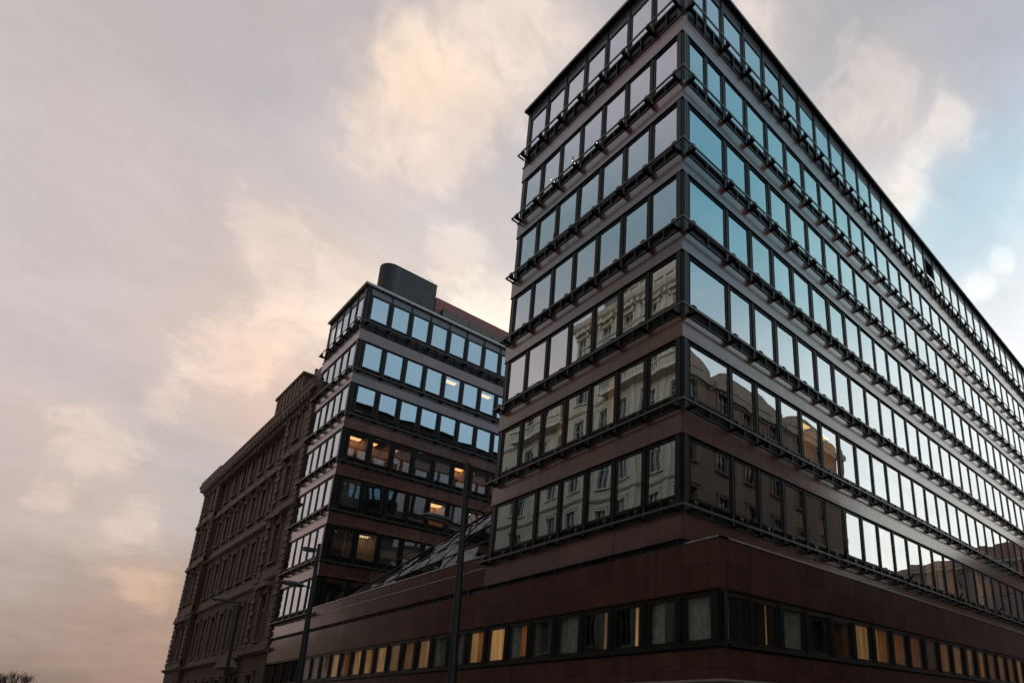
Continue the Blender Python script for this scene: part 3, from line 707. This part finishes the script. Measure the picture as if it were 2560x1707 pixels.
# ------------------------------------------------------------------ street lamps
def lamp(base, top, label, heads, r0=.17, r1=.10):
    t = thing('street_lamp', label, 'street lamp', base, 'street lamps along the kerb')
    b = Vector(base); tp = Vector(top)
    m = MB(); m.tube(b, b+Vector((0, 0, 1.1)), r0*1.25, n=16); mid = b+(tp-b)*.55
    m.tube(b+Vector((0, 0, 1.1)), mid, r0, r0*.8, n=16); m.tube(mid, tp, r0*.74, r1, n=16)
    m.tube(mid-Vector((0, 0, .06)), mid+Vector((0, 0, .02)), r0*.86, n=16)
    m.build('pole', POLE, t)
    for kind, z, length in heads:
        o = Vector((tp.x, tp.y, z)); fr = F((o.x, o.y), (-1, 0), (0, 1))
        if kind == 'dish':
            MB().tube(o, o+Vector((-.34, 0, .06)), .045, .035, n=8).build('arm', POLE, t)
            h = MB(); L_ = length; cxx = o.x-.30-L_/2; nn = 28; rings = []
            prof = [(0.02, .145), (.35, .14), (.7, .105), (.93, .04), (1.0, -.01), (.93, -.045), (.75, -.06)]
            P = []
            for rr, zz in prof:
                for i in range(nn):
                    a = 2*math.pi*i/nn; P.append((cxx+math.cos(a)*rr*L_/2, o.y+math.sin(a)*rr*.24, z+.09+zz-(math.cos(a)*rr)*.035))
            fs = [(k*nn+i, k*nn+(i+1) % nn, (k+1)*nn+(i+1) % nn, (k+1)*nn+i) for k in range(len(prof)-1) for i in range(nn)]
            h.poly(P, fs+[], 0, True); h.poly(P[:nn], [tuple(range(nn))])
            ho = h.build('lamp_head', HEADM, t)
            l = MB(); P = [(cxx+math.cos(2*math.pi*i/nn)*.75*L_/2, o.y+math.sin(2*math.pi*i/nn)*.18, z+.028-math.cos(2*math.pi*i/nn)*.026) for i in range(nn)]
            P2 = [(p[0], p[1], p[2]-.03) for p in P]; l.poly(P+P2, [tuple(range(nn)), tuple(range(nn, 2*nn))]+[(i, (i+1) % nn, (i+1) % nn+nn, i+nn) for i in range(nn)])
            l.build('lens', LENS, t)
        else:
            MB().tube(o, o+Vector((-.2, 0, 0)), .03, n=8).build('arm', POLE, t)
            MB().box(fr, .15, .15+length, -.15, .15, z-.09, z+.05).box(fr, .12, .18+length, -.17, .17, z+.05, z+.08).build('floodlight', HEADM, t)
lamp((-3.5, 6.75, .13), (-3.5, 7.35, 10.5), 'tallest street lamp post, in front of the glass court roof', [('dish', 8.10, 1.15)], .155, .085)
lamp((-3.5, 21.3, .13), (-3.5, 21.9, 10.1), 'street lamp with dish head and box floodlight before the second office block', [('dish', 7.80, 1.2), ('box', 9.72, .55)], .17, .085)
lamp((-3.5, 34.8, .13), (-3.5, 35.2, 8.7), 'small far street lamp in front of the brown old building', [('dish', 8.55, 1.3)], .13, .08)

# ------------------------------------------------------------------ old buildings
def old_window(w, h, mats, surround=True, arch=False):
    """stone surround, sash frame and pane; origin bottom centre, -Y out"""
    m = MB(); a, b = -w/2, w/2
    if surround:
        m.box(LOC, a-.22, a, -.02, .10, -.08, h+.04).box(LOC, b, b+.22, -.02, .10, -.08, h+.04).box(LOC, a-.26, b+.26, -.02, .13, h+.04, h+.28).box(LOC, a-.34, b+.34, -.02, .20, h+.28, h+.36)
        m.box(LOC, a-.30, b+.30, -.25, .20, -.20, -.08)
    for x0, x1 in ((a, a+.08), (b-.08, b), (-.05, .05)): m.box(LOC, x0, x1, -.20, -.11, 0, h, 1)
    for z0 in (0, h*.66, h-.08): m.box(LOC, a+.08, b-.08, -.195, -.115, z0, z0+.08, 1)
    return m
def wall_with_holes(mb, fr, u0, u1, d, z0, z1, wins, thick=.5, mi=0):
    """wins: list of (uc, w, zb, zt) in one storey"""
    ws = sorted(wins); c = u0
    for uc, w, zb, zt in ws:
        mb.box(fr, c, uc-w/2, d-thick, d, z0, z1, mi)
        if zb > z0: mb.box(fr, uc-w/2, uc+w/2, d-thick, d, z0, zb, mi)
        if zt < z1: mb.box(fr, uc-w/2, uc+w/2, d-thick, d, zt, z1, mi)
        c = uc+w/2
    mb.box(fr, c, u1, d-thick, d, z0, z1, mi)
def pediment_mb(w, kind=0):
    m = MB()
    prof = [(-w/2-.42, 0), (w/2+.42, 0), (w/2+.42, .10), (0, .62), (-w/2-.42, .10)] if kind == 0 else [(-w/2-.42, 0), (w/2+.42, 0), (w/2+.42, .12)]+[((w/2+.40)*math.cos(a), .12+.42*math.sin(a)) for a in [math.pi*i/8 for i in range(1, 8)]]+[(-w/2-.42, .12)]
    m.prism(LOC, prof, 0, .48)
    for s_ in (-1, 1): m.prism(LOC, [(s_*(w/2+.12), -.5), (s_*(w/2+.34), -.5), (s_*(w/2+.34), 0), (s_*(w/2+.12), 0)], 0, .30)
    return m
def quoins(mb, fr, u, z0, z1, sgn, d, h=.52, wa=1.0, wb=.62):
    k = 0; z = z0
    while z+h <= z1:
        w = wa if k % 2 else wb; lo, hi = sorted((u, u+sgn*w)); mb.box(fr, lo, hi, d, d+.15, z+.05, z+h-.05); z += h; k += 1

old = thing('stone_palace', 'dark brown stone palace with bracketed cornice and quoins, far down the street', 'old building', (0, 40.5, 0))
cf = F((0, 0), (0, 1), (-1, 0))
Y0, Y1, Y2, Y3 = 40.45, 46.9, 69.3, 76.4
ROWS = [(.9, 4.6, 1.7), (7.2, 10.7, 1.45), (13.3, 16.4, 1.4), (18.8, 21.4, 1.35), (23.8, 26.0, 1.15)]
ST = [0, 6.3, 12.0, 17.4, 22.4, 27.0]
cols = [(45.0-1.2, 0)] + [(48.8+3.06*i, 1) for i in range(7)] + [(71.2, 0), (74.2, 0)]
wallm = MB(); trimm = MB(); qm = MB(); corn = MB(); shade_ = MB()
RC = -.42
sections = [(Y0, Y1, 0.0), (Y1, Y2, RC), (Y2, Y3, 0.0)]
for (a, b, d) in sections:
    for s_ in range(5):
        zb, zt, w = ROWS[s_]
        wins = [(y, w, zb, zt) for y, k in cols if a < y < b]
        wall_with_holes(wallm, cf, a, b, d, ST[s_], ST[s_+1], wins, .5 if d else 1.2)
    for k, z in enumerate(ST[1:5]):
        pj = .34 if k in (0, 2) else .22
        trimm.sweep(cf, [(d-.1, z-.34), (d+pj*.5, z-.2), (d+pj, z-.06), (d+pj, z+.06), (d-.1, z+.14)], a-(.2 if d == 0 else 0), b+(.2 if d == 0 else 0))
        trimm.box(cf, a, b, d-.1, d+.07, z+.14, z+.75)
    d0 = d; d = 0
    corn.sweep(cf, [(d-.9, 26.7), (d+.12, 26.75), (d+.18, 27.0), (d+.52, 27.1), (d+.56, 27.38), (d+.68, 27.58), (d+.68, 27.72), (d-.9, 27.80)], a-(.9 if a == Y0 else 0), b+(1.0 if b == Y3 else 0))
    y = a+.35
    while y < b:
        corn.box(cf, y-.16, y+.16, d0, d+.50, 26.60, 27.12); corn.box(cf, y-.14, y+.14, d0, d+.26, 26.1, 26.60); y += .86
wallm.box(cf, Y0, Y3, -9, -1.25, 0, 27); wallm.box(cf, Y3-.5, Y3, -14, -1, 0, 27)
for u, sg in ((Y0+.02, 1), (Y1, -1), (Y2, 1), (Y3, -1)):
    qm = MB(); quoins(qm, cf, u, 6.6, 26.6, sg, 0); qm.build('quoin_stack', OLDTR, old)
fe = F((0, Y3), (1, 0), (0, 1)); qm = MB(); quoins(qm, fe, .02, .2, 26.6, 1, 0); qm.build('quoin_stack', OLDTR, old)
wallm.build('wall', OLDST, old); trimm.build('string_course', OLDTR, old); corn.build('cornice', OLDTR, old)
pp = MB(); pp.box(cf, 42.7, 49.8, -.9, .60, 27.78, 29.3).box(cf, 42.55, 49.95, -1.0, .74, 29.3, 29.52).box(cf, 50.0, 68.3, -1.1, .5, 27.78, 27.95).box(cf, 68.5, 77.1, -.9, .60, 27.78, 28.15)
for i in range(7): pp.box(cf, 43.2+i*.95, 43.55+i*.95, .60, .68, 27.9, 29.2)
pp.build('parapet', OLDTR, old)
MB().tube((.5, 43.6, 28), (.5, 43.6, 30.6), .14, n=8).box(WORLD, .1, 1.3, 40.6, 42.6, 28.0, 29.6).build('chimney', OLDSLATE, old)
rf = MB(); rf.poly([(0, Y0, 28.05), (0, Y3, 28.05), (6, Y3-3, 30), (6, Y0, 30), (13, Y0, 28), (13, Y3, 28)], [(0, 1, 2, 3), (3, 2, 5, 4)]); rf.build('roof', OLDSLATE, old)
for s_ in range(5):
    zb, zt, w = ROWS[s_]; h = zt-zb
    me = cached(('ow', w, h), lambda: old_window(w, h, None).mesh('window', [OLDTR, WOOD]))
    pm = cached(('op', w, h), lambda: pane_mb(w, h, d=-.15).mesh('pane', DGLASS))
    for y, k in cols:
        d = RC if k else 0
        o = part('window', me, old, cf, y, d, zb); sub('pane', pm, o, rot=jitter(.01))
        if rnd.random() < .45: sub('curtain', cached(('oc', w, h), lambda: curtain_mb(w, h*.95, x0=-w/2, x1=w/2, n=16).mesh('curtain', SHEER)), o)
        if s_ == 3 or (s_ == 2 and not k):
            part('pediment', cached(('pd', w, s_), lambda: pediment_mb(w, 0 if s_ == 3 else 1).mesh('pediment', OLDTR)), old, cf, y, d, zt+.62)
        if s_ == 1 and not k:
            part('pediment', cached(('pd', w, 9), lambda: pediment_mb(w, 1).mesh('pediment', OLDTR)), old, cf, y, d, zt+.5)
bl = MB(); bl.box(cf, Y0+.6, Y3-.6, -1.2, -1.1, .5, 26.5); bl.build('interior_wall', INNER, old)
dr_ = MB(); dr_.box(cf, 47.6, 51.5, -.7, .15, 5.0, 5.35).prism(F((0, 49.5), (0, 1), (-1, 0)), [(-1.9, 5.35), (1.9, 5.35), (0, 6.15)], 0, .9); dr_.build('door_canopy', OLDTR, old)
MB().box(cf, 66.2, 67.6, -.74, -.68, 4.6, 5.3).build('wall_plaque', simple("pale_plaque", (.5, .5, .52), .5), old)

# ---- cream house across the street: met in the glass as a reflection
XD = -24.5
cream = thing('cream_house', 'cream stucco house with balconies, gables and mansard, reflected in the corner block glass', 'old building', (XD, 20, 0))
df = F((XD, 0), (0, 1), (1, 0))
D0, D1 = 3.0, 54.0
dst = [0, 7.0, 12.4, 17.6, 22.8, 28.0, 33.2, 38.4, 43.0]
dcols = [5.2+3.55*i for i in range(13)]
wm, tm = MB(), MB()
for s_ in range(8):
    zb = dst[s_]+1.1; zt = dst[s_+1]-1.1
    DE = D1 if s_ < 7 else 38.2
    wall_with_holes(wm, df, D0, DE, 0, dst[s_], dst[s_+1], [(y, 1.5, zb, zt) for y in dcols if y < DE-1])
    tm.sweep(df, [(-.1, dst[s_+1]-.3), (.2, dst[s_+1]-.15), (.3, dst[s_+1]), (-.1, dst[s_+1]+.12)], D0, DE)
    me = cached(('cw', zt-zb), lambda: old_window(1.5, zt-zb, None).mesh('window', [CREAMT, WOOD]))
    pm = cached(('cp', zt-zb), lambda: pane_mb(1.5, zt-zb, d=-.21).mesh('pane', DGLASS))
    for i, y in enumerate([q for q in dcols if q < DE-1]):
        o = part('window', me, cream, df, y, 0, zb); sub('pane', pm, o)
        if s_ in (2, 4, 6, 7): part('window_head', cached(('ch', s_), lambda: pediment_mb(1.5, s_ % 2).mesh('window_head', CREAMT)), cream, df, y, 0, zt+.45)
wm.box(df, D0, 38.2, -9, -.6, 0, 43).box(df, 38.2, D1, -9, -.6, 0, 38.4)
wm.build('wall', CREAM, cream)
tm.sweep(df, [(-.1, 42.4), (.3, 42.6), (.8, 42.9), (1.0, 43.3), (-.1, 43.5)], D0-.5, 38.4)
tm.sweep(df, [(-.1, 37.6), (.3, 37.8), (.8, 38.1), (.9, 38.5), (-.1, 38.7)], 38.4, D1+.4)
for i in range(40): tm.box(df, D0+.4+i*.87, D0+.7+i*.87, 0, .6, 42.3, 42.75)
for i in range(0, 10): tm.box(df, D0+.2+i*3.55, D0+.75+i*3.55, 0, .12, 7.0, 42.3)
tm.build('cornice', CREAMT, cream)
bal = MB()
for (y0, y1, z) in ((17.0, 36.0, 38.6), (19, 28, 17.7), (6, 12, 22.9), (20, 33, 33.3), (8, 15, 38.6), (40, 49, 33.3)):
    bal.box(df, y0, y1, 0, 1.1, z-.25, z).box(df, y0, y1, .85, 1.1, z+.95, z+1.1).box(df, y0, y1, .85, 1.1, z, z+.12)
    k = int((y1-y0)/.3)
    for i in range(k+1): bal.revolve([(.05, .1), (.1, .3), (.05, .6), (.07, .95)], df.p(y0+.1+i*(y1-y0-.2)/k, .97, z), 6)
bal.build('balcony', CREAMT, cream)
gm = MB()
for yc, w, hh in ((26.5, 4.4, 1.6), (12.5, 2.6, 1.1)):
    gm.box(df, yc-w, yc+w, -.8, .25, 43.5, 44.6).box(df, yc-w-.15, yc+w+.15, -.85, .45, 44.6, 44.85)
    gm.prism(df, [(yc-w*.8, 44.85), (yc+w*.8, 44.85)]+[(yc+w*.78*math.cos(a), 44.85+hh*math.sin(a)) for a in [math.pi*i/10 for i in range(1, 10)]], -.7, .2)
    gm.prism(df, [(yc-w*.5, 44.95), (yc+w*.5, 44.95)]+[(yc+w*.5*math.cos(a), 44.95+hh*.7*math.sin(a)) for a in [math.pi*i/10 for i in range(1, 10)]], .2, .3)
    for e_ in (-1, 1):
        gm.revolve([(.28, 44.85), (.34, 45.1), (.16, 45.5), (.22, 45.8), (.0, 46.3)], df.p(yc+e_*w*.94, -.2, 0), 10)
    for q in range(-2, 3): gm.box(df, yc+q*w*.36-.18, yc+q*w*.36+.18, .25, .40, 43.5, 44.6)
gm.build('gable', CREAMT, cream)
mr = MB(); mr.sweep(df, [(-.2, 43.4), (-1.6, 45.0), (-2.4, 45.3), (-7, 45.6), (-9, 43.4)], D0, 36.0); mr.build('mansard_roof', MANS, cream)
MB().sweep(df, [(.6, 38.6), (-4.5, 41.6), (-9, 38.6)], 38.3, D1+.3).build('tile_roof', TILE, cream)
MB().revolve([(1.5, 44), (1.5, 45.3), (1.65, 45.5), (1.45, 46.5), (.9, 47.3), (.3, 47.7), (.15, 48.4), (.0, 48.6)], df.p(33.6, -1.6, 0), 20).build('dome', MANS, cream)
ch = MB()
for y, z in ((17.5, 47.0), (20.0, 46.6), (36.5, 46.4)): ch.box(df, y-.5, y+.5, -3.4, -2.5, 44, z)
ch.build('chimney', TILE, cream)
ant = MB(); ant.tube(df.p(18.8, -1, 44.6), df.p(18.8, -1, 47.4), .04, n=5)
for i in range(4): ant.tube(df.p(18.1, -1, 46.0+i*.4), df.p(19.5, -1, 46.0+i*.4), .025, n=4)
ant.build('aerial', IRON, cream)
MB().box(df, D0+.6, 37.8, -.62, -.58, 1, 42).box(df, 37.8, D1-.6, -.62, -.58, 1, 37.5).build('interior_wall', INNER, cream)

row = thing('row_house', 'plain lower house down the street, reflected in the podium stone', 'old building', (XD, 75, 0))
wm = MB(); rf_ = F((XD, 0), (0, 1), (1, 0))
for s_ in range(6): wall_with_holes(wm, rf_, 54.2, 106, 0, s_*4.0, s_*4.0+4.0, [(57+3.6*i, 1.5, s_*4.0+1.2, s_*4.0+3.2) for i in range(13)])
wm.build('wall', ROSE, row); MB().box(rf_, 54.5, 105, -.5, -.45, 1, 23.8).build('pane', DGLASS, row)
MB().box(rf_, 106.2, 185, -10, 0, 0, 15.5).build('wall', ROSE, row)
MB().sweep(rf_, [(.5, 15.5), (-5, 17.4), (-11, 15.5)], 106.2, 185).build('roof', TILE, row)
MB().sweep(rf_, [(.5, 24), (-5, 26.4), (-11, 24)], 54.2, 106).build('roof', TILE, row)

# ---- rose house across the side street, and the block that closes it
ef = F((0, -18.0), (1, 0), (0, 1))
rose = thing('rose_house', 'rose beige house with shuttered windows, reflected in the lower side street glass', 'old building', (20, -18, 0))
E0, E1 = 1.0, 45.2
wm, tm = MB(), MB(); est = [0, 6.0, 10.6, 15.2, 19.8, 24.4, 29.2]
ecols = [4.0+4.1*i for i in range(10)]
for s_ in range(6):
    zb, zt = est[s_]+1.3, est[s_+1]-1.0
    wall_with_holes(wm, ef, E0, E1, 0, est[s_], est[s_+1], [(x, 1.35, zb, zt) for x in ecols])
    me = cached(('rw', zt-zb), lambda: old_window(1.35, zt-zb, None, surround=True).mesh('window', [ROSE, WOOD]))
    pm = cached(('rp', zt-zb), lambda: pane_mb(1.35, zt-zb, d=-.21).mesh('pane', DGLASS))
    for x in ecols:
        o = part('window', me, rose, ef, x, 0, zb); sub('pane', pm, o)
wm.box(ef, E0, E1, -12, -.6, 0, 29.2)
wm.build('wall', ROSE, rose)
for x0 in range(4):
    xc = E0+5.6+x0*11.0; prof = [(xc-5.3, 29.2), (xc+5.3, 29.2)]+[(xc+5.3*math.cos(a), 29.2+1.7*math.sin(a)) for a in [math.pi*i/12 for i in range(1, 12)]]
    tm.prism(ef, prof, -.8, .0)
    tm.prism(ef, [(xc-5.3, 28.3), (xc+5.3, 28.3), (xc+5.3, 28.9), (xc-5.3, 28.9)], 0, .35)
    for i in range(22): tm.box(ef, xc-5.1+i*.48, xc-4.86+i*.48, 0, .16, 28.05, 28.3)
    tm.prism(ef, [(xc-4.2, 29.3), (xc+4.2, 29.3)]+[(xc+4.2*math.cos(a), 29.3+1.2*math.sin(a)) for a in [math.pi*k/12 for k in range(1, 12)]], 0, .08)
tm.build('cornice', CREAMT, rose)
MB().box(ef, E0+.6, E1-.6, -.62, -.58, 1, 28.5).build('interior_wall', INNER, rose)
ff = F((96, -60), (0, 1), (-1, 0))
endh = thing('end_house', 'distant beige house closing the side street, seen only as reflected skyline', 'old building', (96, -30, 0))
wm = MB(); MBW = []
for s_ in range(6): wall_with_holes(wm, ff, 0, 52, 0, s_*4.4, s_*4.4+4.4, [(2+3.4*i, 1.5, s_*4.4+1.2, s_*4.4+3.6) for i in range(15)])
wm.box(ff, 0, 52, -12, -.6, 0, 26.4); wm.build('wall', ROSE, endh)
MB().sweep(ff, [(-.1, 26.0), (.6, 26.3), (.6, 26.7), (-.1, 26.9)], 0, 52).build('cornice', CREAMT, endh)
er = MB(); er.sweep(ff, [(0.3, 26.9), (-6, 30.4), (-12, 26.9)], 0, 20).sweep(ff, [(0.3, 26.9), (-6, 29.4), (-12, 26.9)], 20, 36).sweep(ff, [(.3, 26.9), (-6, 31), (-12, 26.9)], 36, 52); er.build('roof', TILE, endh)
eg = MB(); eg.box(ff, .5, 51.5, -.45, -.4, 1, 26)
eg.build('pane', DGLASS, endh)

# ------------------------------------------------------------------ bare tree far down the street
tr = thing('bare_tree', 'bare leafless tree top low at the far left end of street', 'tree', (-11.6, 92, 0))
def grow(m, p, d, L_, r, n):
    q = p+d*L_; m.tube(p, q, r, r*.68, n=6, caps=False)
    if n == 0: return
    for i in range(3 if n > 1 else 2):
        a = Vector((rnd.uniform(-1, 1), rnd.uniform(-1, 1), rnd.uniform(.1, 1.1))).normalized()
        grow(m, q, (d*.75+a*.75).normalized(), L_*rnd.uniform(.62, .8), r*.62, n-1)
tk = MB(); tk.tube((-11.6, 92, -.1), (-11.6, 92, 2.2), .24, .17, n=10); tk.build('trunk', BARK, tr)
cr = MB()
for i in range(4): grow(cr, Vector((-11.6, 92, 2.1)), Vector((rnd.uniform(-.7, .7), rnd.uniform(-.7, .7), 1)).normalized(), 1.35, .1, 5)
cr.build('crown', BARK, tr)
